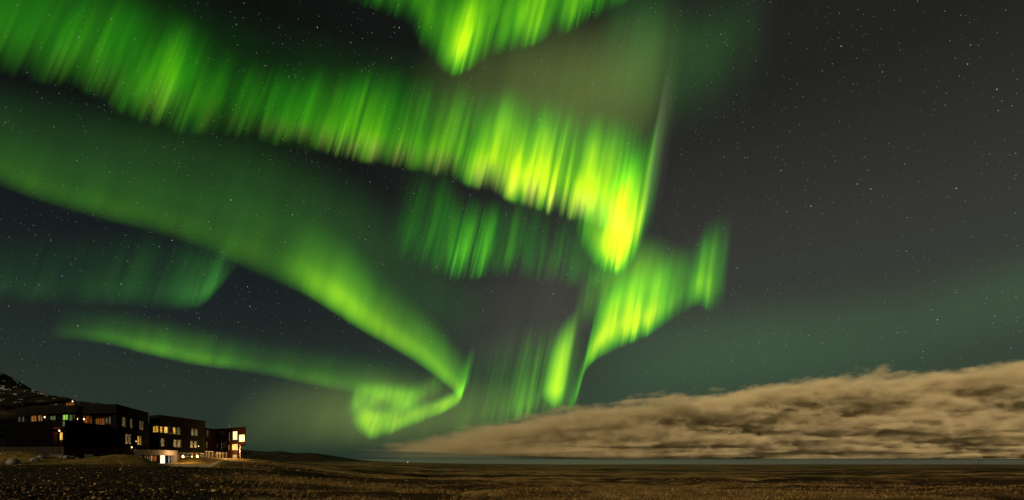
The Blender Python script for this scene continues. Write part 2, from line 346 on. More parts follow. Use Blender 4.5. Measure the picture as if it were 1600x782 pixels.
def curtain(label, pts, soft=.25, k=2.4, f1=3.0, f2=9.0, ray=.7, lo=GREEN, hi=LIME, fringe=0, seed=1.0, alt=ALT, hot=1.0, huevar=.35, edge=.10, gain=1.0, name='aurora_curtain', n=None, M=26, stretch=1.0, drop=0.0, tail=.5):
    P = np.array(pts, float); P[:, 2] *= stretch; P[:, 1] += drop; P[:, 2] += drop
    n = n or max(120, len(P) * 26)
    S = catmull(P, n); S[:, 2] = np.maximum(S[:, 2], 4); S[:, 3] = np.maximum(S[:, 3], 0)
    el = (HY - S[:, 1]) / F
    Y = alt / (el + .03); B = np.stack([(S[:, 0] - CX) / F * Y, Y, el * Y], -1)
    kt = el + S[:, 2] / F
    L = (kt * B[:, 1] - B[:, 2]) / (FIELD[2] - kt)
    arc = np.concatenate([[0], np.cumsum(np.hypot(np.diff(S[:, 0]), np.diff(S[:, 1]) * .6))]) / 100
    hv = np.linspace(0, 1, M)
    # rays pass through the image linearly only when spaced by projected height
    V = B[:, None, :] + (L[:, None] * hv[None, :])[..., None] * FIELD
    o = np_mesh(name, V.reshape(-1, 3), grid_quads(n, M), None, True)
    me = o.data
    for nm, arr in (('along', np.repeat(arc, M)), ('height', np.tile(hv, n)), ('power', np.repeat(S[:, 3] * gain, M))):
        at = me.attributes.new(nm, 'FLOAT', 'POINT'); at.data.foreach_set('value', np.ascontiguousarray(arr, dtype=np.float32))
    me.materials.append(aurora_mat('aurora_glow', soft, k, f1, f2, ray, lo, hi, fringe, seed, hot, huevar, edge, tail))
    o.visible_shadow = True
    return tag(o, label, 'aurora', 'aurora curtains in the night sky')

curtain('soft patchy left part of the upper green aurora band entering from the top left corner',
    [(-110, 82, 150, .16), (-30, 104, 150, .18), (40, 120, 145, .22), (85, 130, 150, .34), (112, 134, 155, .62), (135, 142, 150, .42), (160, 156, 145, .40), (185, 172, 150, .66), (215, 184, 150, .78), (245, 192, 145, .66), (270, 204, 145, .62), (300, 204, 125, .36), (345, 206, 112, .24), (400, 214, 108, .26), (445, 224, 110, .24), (490, 236, 110, .12), (530, 246, 110, .0)],
    soft=.52, k=2.3, f1=2.2, f2=9, ray=.55, fringe=.22, seed=7.7, edge=.22, hot=.75, stretch=1.15, drop=12, gain=1.15, tail=.45)
curtain('brightest long stretch of rayed yellow green aurora band running into the hook',
    [(330, 196, 110, .0), (400, 208, 106, .10), (450, 218, 110, .26), (490, 228, 116, .42), (520, 240, 125, .72), (560, 248, 132, .70), (600, 254, 130, .66), (650, 264, 130, .72), (690, 273, 135, .85), (730, 286, 138, 1.3), (770, 300, 145, 1.7), (805, 314, 150, 2.3), (835, 324, 152, 2.5), (865, 334, 150, 2.2), (890, 340, 150, 2.1), (915, 346, 155, 2.0), (945, 360, 160, 1.8), (970, 380, 170, 1.1), (985, 395, 150, .0)],
    soft=.34, k=2.7, f1=2.6, f2=11, ray=.52, fringe=.45, seed=4.2, edge=.20, hot=1.15, stretch=1.18, drop=10, gain=1.25, tail=.45)
curtain('brightest yellow aurora hook with a sharp right edge ending the long rayed band',
    [(893, 350, 150, .15), (903, 374, 140, .3), (912, 396, 140, .55), (926, 412, 150, 1.1), (945, 424, 175, 2.1), (965, 426, 195, 2.5), (980, 420, 212, 2.2), (991, 406, 225, 1.2), (999, 390, 230, .45), (1007, 376, 230, .15), (1018, 364, 230, .0)],
    soft=.34, k=2.3, f1=4, f2=10, ray=.42, seed=12.4, edge=.16, hot=1.2, stretch=1.1, drop=8, gain=1.4, tail=.5)
curtain('green and yellow aurora band with drooping rays at the top edge of the sky',
    [(400, -40, 110, .03), (470, -14, 100, .09), (540, 14, 100, .17), (600, 32, 110, .22), (634, 52, 120, .30), (654, 82, 135, .40), (672, 104, 155, .5), (690, 124, 165, .95), (712, 130, 165, 1.3), (742, 116, 160, 1.0), (782, 98, 160, .85), (835, 82, 160, .75), (885, 64, 150, .6), (935, 40, 140, .42), (985, 10, 140, .18), (1010, -20, 140, .0)],
    soft=.48, k=1.7, f1=2.6, f2=7, ray=.55, seed=21.0, edge=.30, stretch=1.1, drop=-6, gain=1.15)
curtain('smooth green aurora arc falling from the left edge to the low tip above the plain',
    [(-80, 262, 75, .13), (0, 292, 72, .15), (70, 318, 72, .18), (150, 342, 72, .20), (230, 362, 74, .19), (310, 388, 78, .18), (375, 418, 90, .22), (430, 442, 92, .32), (475, 462, 90, .85), (520, 490, 84, 1.3), (565, 518, 74, 1.15), (610, 543, 66, 1.0), (650, 568, 60, 1.15), (685, 593, 54, 1.05), (706, 610, 50, 1.0), (716, 622, 46, .9), (721, 626, 46, .2)],
    soft=.34, k=3.2, f1=1.5, f2=3.5, ray=.2, seed=33.0, edge=.12, hot=1.15, lo=SOFT, stretch=1.45, drop=4, gain=1.8, tail=.2)
curtain('small bright spike of aurora standing at the tip of the smooth arc',
    [(704, 630, 80, .0), (712, 630, 85, .35), (719, 626, 90, .8), (725, 618, 85, .4), (732, 608, 75, .0)],
    soft=.3, k=2.6, f1=3, f2=4, ray=.2, seed=41.0)
curtain('bright green aurora swirl curling back low above the horizon',
    [(722, 618, 40, .35), (717, 632, 36, .7), (700, 642, 30, .95), (678, 652, 30, .6), (655, 662, 34, .95), (632, 671, 40, .75), (612, 679, 48, 1.2), (592, 686, 52, 1.0), (572, 687, 56, 1.3), (560, 678, 56, .7), (550, 664, 46, .25), (543, 652, 40, .0)],
    soft=.62, k=2.0, f1=3, f2=6, ray=.34, edge=.22, seed=52.0, hot=1.5, lo=SOFT, stretch=1.15, drop=2, gain=2.8, tail=.2)
curtain('dim upper loop of the green aurora swirl low above the horizon',
    [(528, 660, 50, .0), (540, 653, 50, .12), (552, 646, 46, .7), (566, 640, 42, 1.05), (590, 640, 42, .85), (612, 646, 44, .85), (634, 646, 44, .75), (652, 638, 44, .35), (672, 628, 48, .14), (692, 620, 50, .0)],
    soft=.62, k=2.0, f1=3, f2=6, ray=.45, edge=.22, seed=57.0, hot=1.4, lo=SOFT, stretch=1.2, drop=2, gain=2.1, tail=.25)
curtain('thin faint green aurora arc low in the sky above the hotel',
    [(70, 530, 42, .0), (120, 532, 42, .16), (180, 541, 42, .32), (230, 554, 42, .50), (290, 568, 42, .58), (335, 575, 42, .5), (370, 579, 40, .28), (430, 590, 42, .22), (490, 603, 44, .28), (540, 614, 48, .32), (590, 624, 50, .3), (640, 634, 50, .1), (670, 640, 50, .0)],
    soft=.3, k=3.6, f1=2, f2=4, ray=.2, seed=61.0, hot=.8, lo=SOFT, stretch=1.5, drop=3, gain=1.5, tail=.3)
curtain('faint teal green aurora patch with a small bright foot over the hotel',
    [(-120, 470, 110, .05), (-20, 478, 110, .06), (60, 482, 110, .07), (140, 484, 115, .085), (215, 486, 115, .11), (260, 488, 110, .16), (285, 489, 105, .30), (303, 487, 100, .42), (318, 480, 95, .36), (336, 464, 85, .16), (352, 446, 75, .06), (368, 425, 65, .0)],
    soft=.3, k=2.4, f1=3, f2=6, ray=.4, seed=71.0, lo=(.14, 1.0, .10), hi=(.35, 1, .05), hot=.9, stretch=1.2, gain=.9, tail=.5)
curtain('dim green curtain of thin aurora rays hanging below the main band',
    [(585, 410, 170, .0), (620, 412, 175, .08), (655, 428, 180, .16), (685, 438, 150, .30), (712, 442, 140, .66), (740, 440, 135, .58), (765, 438, 135, .30), (800, 440, 150, .16), (840, 448, 140, .11), (890, 456, 120, .14), (940, 455, 90, .12), (985, 445, 60, .0)],
    soft=.42, k=1.6, f1=4, f2=12, ray=.75, seed=83.0, hot=.6, edge=.2, gain=1.1)
curtain('bright yellow green aurora curtain slanting down from the right to the cloud bank',
    [(1130, 492, 120, .0), (1114, 492, 120, .3), (1101, 490, 115, .65), (1086, 484, 105, .85), (1068, 494, 95, .30), (1040, 512, 95, .62), (1015, 528, 98, 1.0), (985, 542, 102, 1.65), (955, 556, 105, 1.6), (932, 566, 98, 1.2), (917, 580, 85, .95), (908, 602, 72, .62), (901, 628, 66, .6), (893, 646, 60, .35), (884, 656, 50, .0)],
    soft=.34, k=2.4, f1=4, f2=9, ray=.42, seed=94.0, edge=.16, hot=1.2, stretch=1.4, gain=1.5, tail=.45)
curtain('soft green glow of aurora between the hook and the slanting right curtain',
    [(890, 520, 110, .0), (925, 520, 140, .40), (960, 512, 155, .70), (1005, 500, 140, .55), (1050, 490, 115, .28), (1085, 482, 100, .1), (1110, 480, 90, .0)],
    soft=.5, k=1.2, f1=3, f2=8, ray=.35, seed=97.0, hot=1.2, lo=SOFT)
curtain('narrow wavy bright aurora column left of the slanting right curtain',
    [(843, 624, 100, .0), (851, 632, 130, .5), (858, 640, 150, .95), (866, 645, 165, 1.0), (873, 642, 175, .6), (880, 636, 175, .12), (888, 632, 170, .0)],
    soft=.22, k=1.1, f1=5, f2=6, ray=.3, seed=104.0, lo=SOFT, hot=1.25, gain=1.15)
curtain('faint thin aurora rays touching the left shoulder of the cloud bank',
    [(690, 690, 170, .0), (740, 682, 180, .10), (780, 672, 180, .20), (805, 664, 170, .45), (822, 662, 165, .42), (845, 656, 170, .34), (870, 652, 160, .26), (905, 645, 120, .0)],
    soft=.22, k=1.8, f1=7, f2=15, ray=.7, seed=115.0, hot=.7, lo=SOFT, edge=.15, gain=.72)
OL = (.66, 1.0, .20)
V_ = dict(name='aurora_veil', f1=1.2, f2=3.5, M=30)
curtain('broad faint olive aurora veil above the bright hook', [(600, 250, 230, .0), (680, 265, 250, .07), (770, 280, 280, .12), (860, 290, 290, .16), (940, 300, 300, .15), (985, 300, 310, .10), (1010, 300, 330, .035), (1035, 300, 330, .0)],
    soft=.5, k=.5, ray=.2, lo=OL, hi=OL, seed=120.0, **V_)
curtain('dark green aurora veil filling the left sky between the two arcs', [(-120, 270, 170, .055), (0, 300, 175, .065), (150, 345, 190, .075), (300, 385, 210, .085), (420, 430, 210, .085), (520, 480, 210, .08), (600, 520, 190, .06), (680, 550, 170, .045), (760, 560, 150, .0)],
    soft=.45, k=1.0, ray=.15, lo=(.22, 1.0, .10), hi=(.2, 1, .10), seed=131.0, alt=7000, **V_)
curtain('green aurora veil spreading over the top left corner', [(-140, 90, 190, .14), (-40, 112, 200, .16), (60, 130, 210, .13), (200, 165, 200, .06), (340, 190, 180, .03), (480, 210, 170, .03), (600, 230, 170, .03), (700, 250, 170, .0)],
    soft=.4, k=.9, ray=.25, lo=(.08, 1, .02), hi=(.2, 1, .02), seed=140.0, alt=7000, **V_)
curtain('faint green aurora rays fading out right of the top band', [(900, 190, 260, .0), (960, 215, 280, .06), (1020, 235, 280, .07), (1080, 230, 270, .05), (1140, 210, 260, .035), (1200, 190, 260, .0)],
    soft=.7, k=.3, ray=.6, lo=(.2, 1, .15), hi=(.2, 1, .15), seed=151.0, **V_)
curtain('pale greyish edge of aurora rising along the right side of the hook', [(990, 400, 300, .0), (996, 390, 310, .10), (1003, 370, 310, .09), (1014, 360, 300, .03), (1030, 360, 280, .0)],
    soft=.3, k=.7, ray=.2, lo=(.85, .8, .5), hi=(.85, .8, .5), seed=158.0, **V_)
curtain('broad faint green glow of aurora low over the right clouds', [(900, 655, 190, .0), (980, 648, 190, .05), (1100, 637, 190, .085), (1250, 622, 190, .075), (1400, 600, 190, .055), (1550, 560, 190, .065), (1700, 530, 190, .075)],
    soft=.55, k=1.4, ray=.1, lo=(.28, 1, .32), hi=(.28, 1, .32), seed=163.0, **V_)
curtain('yellowish aurora glow low over the dark hill and plain', [(330, 716, 120, .0), (400, 716, 140, .07), (480, 716, 150, .12), (550, 714, 150, .19), (620, 712, 140, .18), (700, 708, 130, .12), (780, 700, 120, .08), (860, 690, 110, .03), (900, 680, 100, .0)],
    soft=.5, k=.7, ray=.2, lo=(.68, 1, .18), hi=(.68, 1, .18), seed=170.0, **V_)
curtain('dull brownish veil of aurora rays in the dark gap of mid sky', [(680, 590, 200, .0), (750, 600, 220, .012), (820, 590, 230, .020), (880, 580, 220, .018), (940, 550, 170, .0)],
    soft=.3, k=.4, ray=.5, lo=(1, .8, .6), hi=(1, .8, .6), seed=177.0, **V_)

# ------------------------------------------------------------------ cloud bank (a volume)
def cloud_mat():
    m = bpy.data.materials.new('cloud_vapour'); m.use_nodes = True; nt = m.node_tree; nt.nodes.clear()
    tcn = N(nt, 'ShaderNodeTexCoord'); se = N(nt, 'ShaderNodeSeparateXYZ'); nt.links.new(tcn.outputs['Object'], se.inputs[0])
    x, y, z = se.outputs
    tx = mapr(nt, x, -4000, 14000, 0, 1, 'LINEAR')
    fc = N(nt, 'ShaderNodeFloatCurve'); nt.links.new(tx, fc.inputs['Value'])
    cu = fc.mapping.curves[0]
    pts = [(460, 0.0), (540, .06), (590, .15), (680, .26), (760, .33), (830, .385), (900, .45), (1000, .50), (1120, .57), (1200, .65), (1300, .70), (1400, .725), (1500, .755), (1560, .80), (1620, .88), (1800, 1.0)]
    P = [(((p - CX) / F * 9000 + 4000) / 18000, v) for p, v in pts]
    cu.points[0].location = P[0]; cu.points[1].location = P[-1]
    for q in P[1:-1]: cu.points.new(*q)
    fc.mapping.update()
    ztop = math_n(nt, 'MULTIPLY', fc.outputs[0], 1950)
    # finer, flatter texture low down, bigger billows high up
    s = math_n(nt, 'ADD', math_n(nt, 'MULTIPLY', z, .9), 420)
    cb = N(nt, 'ShaderNodeCombineXYZ')
    nt.links.new(math_n(nt, 'DIVIDE', x, 1900), cb.inputs[0]); nt.links.new(math_n(nt, 'DIVIDE', y, 1700), cb.inputs[1])
    nt.links.new(math_n(nt, 'MULTIPLY', math_n(nt, 'LOGARITHM', math_n(nt, 'ADD', math_n(nt, 'MAXIMUM', z, 0), 300), 2.71828), 3.9), cb.inputs[2])
    n = N(nt, 'ShaderNodeTexNoise'); n.inputs['Scale'].default_value = 1.0; n.inputs['Detail'].default_value = 8; n.inputs['Roughness'].default_value = .56; n.inputs['Distortion'].default_value = .5
    nt.links.new(cb.outputs[0], n.inputs['Vector'])
    n2 = N(nt, 'ShaderNodeTexNoise'); n2.inputs['Scale'].default_value = .0026; n2.inputs['Detail'].default_value = 6; n2.inputs['Roughness'].default_value = .68
    mp2 = N(nt, 'ShaderNodeMapping'); nt.links.new(tcn.outputs['Object'], mp2.inputs[0]); mp2.inputs['Scale'].default_value = (1.1, 1.1, 1.9)
    nt.links.new(mp2.outputs[0], n2.inputs['Vector'])
    nn = math_n(nt, 'ADD', math_n(nt, 'SUBTRACT', n.outputs[0], .5), math_n(nt, 'MULTIPLY', math_n(nt, 'SUBTRACT', n2.outputs[0], .5), 1.15))
    top = math_n(nt, 'DIVIDE', math_n(nt, 'SUBTRACT', ztop, z), 330)
    front = math_n(nt, 'DIVIDE', math_n(nt, 'SUBTRACT', y, math_n(nt, 'ADD', math_n(nt, 'MULTIPLY', math_n(nt, 'MAXIMUM', math_n(nt, 'SUBTRACT', ztop, z), 0), 1.25), mapr(nt, x, -2600, 2600, 9400, 8000))), 1100)
    e = math_n(nt, 'MINIMUM', math_n(nt, 'MINIMUM', top, front), 1.0)
    v = math_n(nt, 'ADD', e, math_n(nt, 'MULTIPLY', nn, mapr(nt, math_n(nt, 'SUBTRACT', ztop, z), -150, 500, 1.4, 2.1)))
    d = mapr(nt, v, 0, .7, 0, 1, 'LINEAR')
    d = math_n(nt, 'MULTIPLY', d, mapr(nt, z, 10, 90, .35, 1))
    d = math_n(nt, 'MULTIPLY', d, mapr(nt, x, -2000, 3600, .20, 1))
    d = math_n(nt, 'MULTIPLY', d, mapr(nt, math_n(nt, 'SUBTRACT', z, mapr(nt, x, -2600, 2600, 175, -20)), -25, 40, .10, 1))
    pv = N(nt, 'ShaderNodeVolumePrincipled'); pv.inputs['Color'].default_value = (.79, .665, .42, 1); pv.inputs['Anisotropy'].default_value = -.47
    nt.links.new(math_n(nt, 'MULTIPLY', d, .006), pv.inputs['Density'])
    out = N(nt, 'ShaderNodeOutputMaterial'); nt.links.new(pv.outputs[0], out.inputs['Volume'])
    m.cycles.volume_step_rate = .065
    return m
def box_obj(name, a, b, m, parent=None):
    (x0, y0, z0), (x1, y1, z1) = a, b
    return mesh_obj(name, [(x0, y0, z0), (x1, y0, z0), (x1, y1, z0), (x0, y1, z0), (x0, y0, z1), (x1, y0, z1), (x1, y1, z1), (x0, y1, z1)],
                    [(0, 3, 2, 1), (4, 5, 6, 7), (0, 1, 5, 4), (1, 2, 6, 5), (2, 3, 7, 6), (3, 0, 4, 7)], m, parent)
tag(box_obj('cloud_bank', (-4000, 7200, 10), (14000, 13200, 2200), cloud_mat()), 'tan moonlit bank of layered cloud lying over the sea to the right', 'cloud', kind='stuff')

# ------------------------------------------------------------------ the hotel
def board_mat(name, dark, light, rough=.6, step=.16):
    def f(nt, p):
        tcn = N(nt, 'ShaderNodeTexCoord'); o = tcn.outputs['Object']
        se = N(nt, 'ShaderNodeSeparateXYZ'); nt.links.new(o, se.inputs[0])
        s = math_n(nt, 'FRACT', math_n(nt, 'DIVIDE', math_n(nt, 'ADD', se.outputs[0], math_n(nt, 'MULTIPLY', se.outputs[1], .73)), step))
        gap = mapr(nt, s, .86, .93, 0, 1)
        mp = N(nt, 'ShaderNodeMapping'); nt.links.new(o, mp.inputs[0]); mp.inputs['Scale'].default_value = (2.2, 2.2, .35)
        n = N(nt, 'ShaderNodeTexNoise'); n.inputs['Scale'].default_value = 1.6; n.inputs['Detail'].default_value = 6; nt.links.new(mp.outputs[0], n.inputs['Vector'])
        nt.links.new(ramp(nt, n.outputs[0], [(.32, dark), (.68, light)]), p.inputs['Base Color'])
        p.inputs['Roughness'].default_value = rough; p.inputs['Specular IOR Level'].default_value = .0
        bp = N(nt, 'ShaderNodeBump'); bp.inputs['Strength'].default_value = .6; bp.inputs['Distance'].default_value = .03; bp.invert = True
        nt.links.new(gap, bp.inputs['Height']); nt.links.new(bp.outputs[0], p.inputs['Normal'])
    return mat(name, f)
M_BLACK = board_mat('black_board_cladding', (.0015, .0015, .0015), (.004, .0038, .0034))
M_DARK = board_mat('dark_grey_cladding', (.003, .003, .0028), (.0085, .0083, .0075))
M_ROOF = board_mat('roof_fascia', (.0045, .0042, .0036), (.012, .011, .009), .7, .4)
M_RUST = board_mat('rust_red_cladding', (.006, .0024, .0014), (.015, .0055, .0028))
M_WOOD = board_mat('warm_larch_boards', (.12, .042, .012), (.34, .14, .045))
M_CONC = board_mat('board_marked_concrete', (.016, .013, .009), (.036, .029, .021), .85, .35)
M_PALE = board_mat('pale_concrete', (.13, .112, .10), (.24, .21, .185), .85, .5)
def frame_f(nt, p): p.inputs['Base Color'].default_value = (.015, .014, .013, 1); p.inputs['Roughness'].default_value = .45
M_FRAME = mat('black_window_frame', frame_f)
def steel_f(nt, p): p.inputs['Base Color'].default_value = (.30, .29, .27, 1); p.inputs['Metallic'].default_value = .8; p.inputs['Roughness'].default_value = .5
M_STEEL = mat('grey_steel', steel_f)
def curtain_f(nt, p):                       # drawn pale curtain behind an unlit pane
    tcn = N(nt, 'ShaderNodeTexCoord'); se = N(nt, 'ShaderNodeSeparateXYZ'); nt.links.new(tcn.outputs['Object'], se.inputs[0])
    w = math_n(nt, 'SINE', math_n(nt, 'MULTIPLY', math_n(nt, 'ADD', se.outputs[0], se.outputs[1]), 38.0))
    n = N(nt, 'ShaderNodeTexNoise'); n.inputs['Scale'].default_value = 1.3; nt.links.new(tcn.outputs['Object'], n.inputs['Vector'])
    v = math_n(nt, 'ADD', math_n(nt, 'MULTIPLY', w, .12), n.outputs[0])
    nt.links.new(ramp(nt, v, [(.25, (.04, .060, .050)), (.7, (.10, .145, .118))]), p.inputs['Base Color'])
    p.inputs['Roughness'].default_value = .5; p.inputs['Coat Weight'].default_value = .6; p.inputs['Coat Roughness'].default_value = .04
M_CURT = mat('curtained_pane', curtain_f)
def glass_f(nt, p):
    p.inputs['Base Color'].default_value = (.012, .014, .013, 1); p.inputs['Roughness'].default_value = .06; p.inputs['Specular IOR Level'].default_value = .7
M_GLASS = mat('dark_glass_pane', glass_f)
def lit_mat(name, c_lo, c_hi, strength, scale=1.1):
    def f(nt, p):
        tcn = N(nt, 'ShaderNodeTexCoord'); o = tcn.outputs['Object']
        mp = N(nt, 'ShaderNodeMapping'); nt.links.new(o, mp.inputs[0]); mp.inputs['Scale'].default_value = (1.5, 1.5, .9)
        n = N(nt, 'ShaderNodeTexNoise'); n.inputs['Scale'].default_value = scale; n.inputs['Detail'].default_value = 3; n.inputs['Roughness'].default_value = .6; nt.links.new(mp.outputs[0], n.inputs['Vector'])
        nt.links.new(ramp(nt, n.outputs[0], [(.36, c_lo), (.58, c_hi)]), p.inputs['Emission Color']); p.inputs['Emission Strength'].default_value = strength
        p.inputs['Base Color'].default_value = (.05, .05, .05, 1); p.inputs['Roughness'].default_value = .1
    return mat(name, f)
M_LIT_Y = lit_mat('lit_pane_yellow', (.85, .42, .04), (1, .78, .18), 1.0, .8)
M_LIT_W = lit_mat('lit_pane_bright', (1, .62, .10), (1, .93, .55), 1.35, .8)
M_LIT_A = lit_mat('lit_pane_amber', (.10, .03, .003), (1, .50, .05), .9, 1.6)
M_LIT_O = lit_mat('lit_pane_orange_dim', (.10, .035, .006), (.36, .14, .025), .8)
M_LIT_T = lit_mat('lit_pane_tan_dim', (.040, .026, .010), (.11, .075, .030), .8)
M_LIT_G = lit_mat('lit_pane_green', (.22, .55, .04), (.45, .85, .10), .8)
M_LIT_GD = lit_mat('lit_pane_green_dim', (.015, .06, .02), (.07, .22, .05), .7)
M_LIT_B = lit_mat('lit_pane_pale_blue', (.10, .13, .18), (.32, .42, .55), .9)
M_LIT_D = lit_mat('lit_door_pane', (1, .78, .45), (1, .95, .75), 1.6, .6)
def lamp_f(nt, p):
    p.inputs['Emission Color'].default_value = (1, .72, .35, 1); p.inputs['Emission Strength'].default_value = 3.5; p.inputs['Base Color'].default_value = (.8, .7, .5, 1)
M_LAMP = mat('lamp_bulb', lamp_f)

hotel = empty('hotel_building', pt(180, 718, 96)); BASE = hotel.location.copy()
tag(hotel, 'long low black clad modern hotel on a concrete base with a few lit windows', 'hotel')
def hm(name, verts, faces, m, parent=None):
    return mesh_obj(name, [Vector(v) - BASE for v in verts], faces, m, parent or hotel)
def prism(name, foot, z0, z1, m, parent=None):           # foot: plan corners anticlockwise from above; z1 may be one height per corner
    n = len(foot); zt = z1 if isinstance(z1, (list, tuple)) else [z1] * n
    v = [(x, y, z0) for x, y in foot] + [(x, y, z) for (x, y), z in zip(foot, zt)]
    ar = sum(foot[i][0] * foot[(i + 1) % n][1] - foot[(i + 1) % n][0] * foot[i][1] for i in range(n))
    f = [tuple(reversed(range(n))), tuple(range(n, 2 * n))] + [(i, (i + 1) % n, n + (i + 1) % n, n + i) for i in range(n)]
    if ar < 0: f = [tuple(reversed(q)) for q in f]
    return hm(name, v, f, m, parent)
class Wall:                                               # a straight wall line in plan between two seen corners
    def __init__(s, a, b):
        s.a = Vector(plan(*a)); s.b = Vector(plan(*b)); d = s.b - s.a; s.L = d.length; s.d = d / s.L
        s.n = Vector((s.d.y, -s.d.x))
        if s.n.dot(-s.a) < 0: s.n = -s.n
    def hit(s, px):                                       # where the line of sight meets the wall in plan
        r = (px - CX) / F
        t = (s.a.x - r * s.a.y) / (r * s.d.y - s.d.x); return s.a + s.d * t
    def at(s, px, y, out=0.0):
        p = s.hit(px); return Vector((p.x + s.n.x * out, p.y + s.n.y * out, (HY - y) / F * p.y))
    def span(s, x0, x1, y0, y1):
        p, q = s.hit(x0), s.hit(x1); Y = (p.y + q.y) / 2
        return p, q, (HY - y1) / F * Y, (HY - y0) / F * Y
    def slab(s, name, x0, x1, y0, y1, d0, d1, m, parent=None, z=None):
        p, q, z0, z1 = s.span(x0, x1, y0, y1)
        if z: z0, z1 = z
        f = [p + s.n * d1, q + s.n * d1, q + s.n * d0, p + s.n * d0]
        return prism(name, [tuple(v) for v in f], z0, z1, m, parent)
def window(w, x0, x1, y0, y1, pane_m, bars=1, sill=False):
    p, q, z0, z1 = w.span(x0, x1, y0, y1); n = w.n; d = (q - p); L = d.length; d = d / L; t = min(.09, L * .12)
    vs, fs = [], []
    def bar(u0, u1, a, b, o0=.004, o1=.11):
        k = len(vs)
        for o in (o0, o1):
            for u, z in ((u0, a), (u1, a), (u1, b), (u0, b)):
                c = p + d * u + n * o; vs.append((c.x, c.y, z))
        fs.extend([tuple(k + i for i in f) for f in ((0, 3, 2, 1), (4, 5, 6, 7), (0, 1, 5, 4), (1, 2, 6, 5), (2, 3, 7, 6), (3, 0, 4, 7))])
    bar(0, t, z0, z1); bar(L - t, L, z0, z1); bar(t, L - t, z0, z0 + t); bar(t, L - t, z1 - t, z1)
    for k in range(1, bars): bar(L * k / bars - t * .4, L * k / bars + t * .4, z0 + t, z1 - t, .006, .09)
    if bars == 1 and z1 - z0 > 1.2: bar(t, L - t, z0 + (z1 - z0) * .17, z0 + (z1 - z0) * .17 + t * .6, .006, .08)
    f = hm('window', vs, fs, M_FRAME)
    c = [p + d * t + n * .04, q - d * t + n * .04]
    hm('pane', [(c[0].x, c[0].y, z0 + t), (c[1].x, c[1].y, z0 + t), (c[1].x, c[1].y, z1 - t), (c[0].x, c[0].y, z1 - t)], [(0, 1, 2, 3)], pane_m, f)
    return f
def lamp(w, px, y, power=6, col=(1, .55, .18), size=.11, out=.22):
    c = w.at(px, y, out); bm = bmesh.new()
    bmesh.ops.create_icosphere(bm, subdivisions=2, radius=size)
    for v in bm.verts: v.co = Vector((v.co.x, v.co.y, v.co.z * 1.5)) + c - BASE
    me = bpy.data.meshes.new('lamp_shade'); bm.to_mesh(me); bm.free(); me.materials.append(M_LAMP)
    b = c - Vector((w.n.x, w.n.y, 0)) * (out - .05)
    br = hm('wall_lamp', [(b.x - .08, b.y, b.z + .14), (b.x + .08, b.y, b.z + .14), (b.x + .08, b.y, b.z + .34), (b.x - .08, b.y, b.z + .34),
                          (c.x - .08, c.y, c.z + .26), (c.x + .08, c.y, c.z + .26), (c.x + .08, c.y, c.z + .34), (c.x - .08, c.y, c.z + .34)],
            [(0, 3, 2, 1), (4, 5, 6, 7), (0, 1, 5, 4), (1, 2, 6, 5), (2, 3, 7, 6), (3, 0, 4, 7)], M_FRAME)
    o = bpy.data.objects.new('lamp_shade', me); C.objects.link(o); o.parent = br
    if power:
        l = bpy.data.lights.new('lamp_light', 'POINT'); l.energy = power; l.color = col; l.shadow_soft_size = .12
        lo = bpy.data.objects.new('lamp_light', l); C.objects.link(lo)
        lo.location = c + Vector((w.n.x, w.n.y, 0)) * .45 - Vector((0, 0, .1))
def zz(y, Y): return (HY - y) / F * Y

# plan lines of the visible walls
A1 = Wall((26, 103.4), (120, 95.0))                      # rear wall of the west block
A2L = Wall((120, 95.6), (181.5, 92.5)); A2R = Wall((181.5, 92.5), (232, 109.6))
A2r = Wall((118, 98.2), (186, 94.7))                     # set back upper storey
LB = Wall((8, 87.0), (81, 81.5)); RB = Wall((103, 82.2), (172.5, 94.4))
BL = Wall((233.5, 117.6), (248.7, 114.6)); BR = Wall((248.7, 114.6), (320.7, 132.7))
CL = Wall((320.7, 138.8), (343, 144.7)); CM = Wall((337, 143), (357, 138.8)); CC = Wall((357, 138.8), (373, 136.0)); CO = Wall((371.8, 134.2), (384.2, 131.5))
T = 10.0
# concrete base
PB = Wall((-20, 83.5), (100, 80.4)); PC = Wall((100, 80.4), (176, 92.0)); PD = Wall((176, 92.0), (209, 100.0))
prism('concrete_base', [plan(-60, 84.5), plan(100, 80.4), plan(176, 92.0), plan(209, 100.0), plan(215, 108), plan(180, 112), plan(60, 112), plan(-60, 110)], -1.6, 1.98, M_CONC)
# west block: rear wall, roof slab, low front volume
prism('rear_wall', [plan(26, 103.4), plan(120.5, 95.2), plan(122, 108), plan(34, 116)], 1.985, 8.55, M_DARK)
prism('roof_slab', [plan(25, 101.6), plan(119.2, 93.6), plan(121.5, 110), plan(32, 118)], 8.56, [zz(640.4, 101.6), zz(633, 93.6), 10.0, 9.9], M_ROOF)
prism('screen_wall', [plan(8, 87.0), plan(81.5, 81.5), plan(79, 93), plan(72, 99.0), plan(22, 103.2), plan(9, 95)], 1.985, 6.2, M_BLACK)
# middle block
prism('upper_wall', [plan(118, 98.2), plan(186, 94.7), plan(231.5, 109.5), plan(205, 119), plan(126, 112)], 1.985, 8.35, M_DARK)
prism('roof_slab', [plan(121.5, 94.6), plan(181.5, 92.0), plan(232.2, 109.7), plan(206, 120), plan(128, 114)], 8.36, [zz(635, 94.6), zz(631.5, 92.0), zz(645.0, 109.7), 9.9, 9.9], M_ROOF)
prism('screen_wall', [plan(103, 82.2), plan(172.5, 94.4), plan(178, 95.8), plan(150, 96.4), plan(121, 98.1), plan(104, 92)], 1.985, 6.2, M_BLACK)
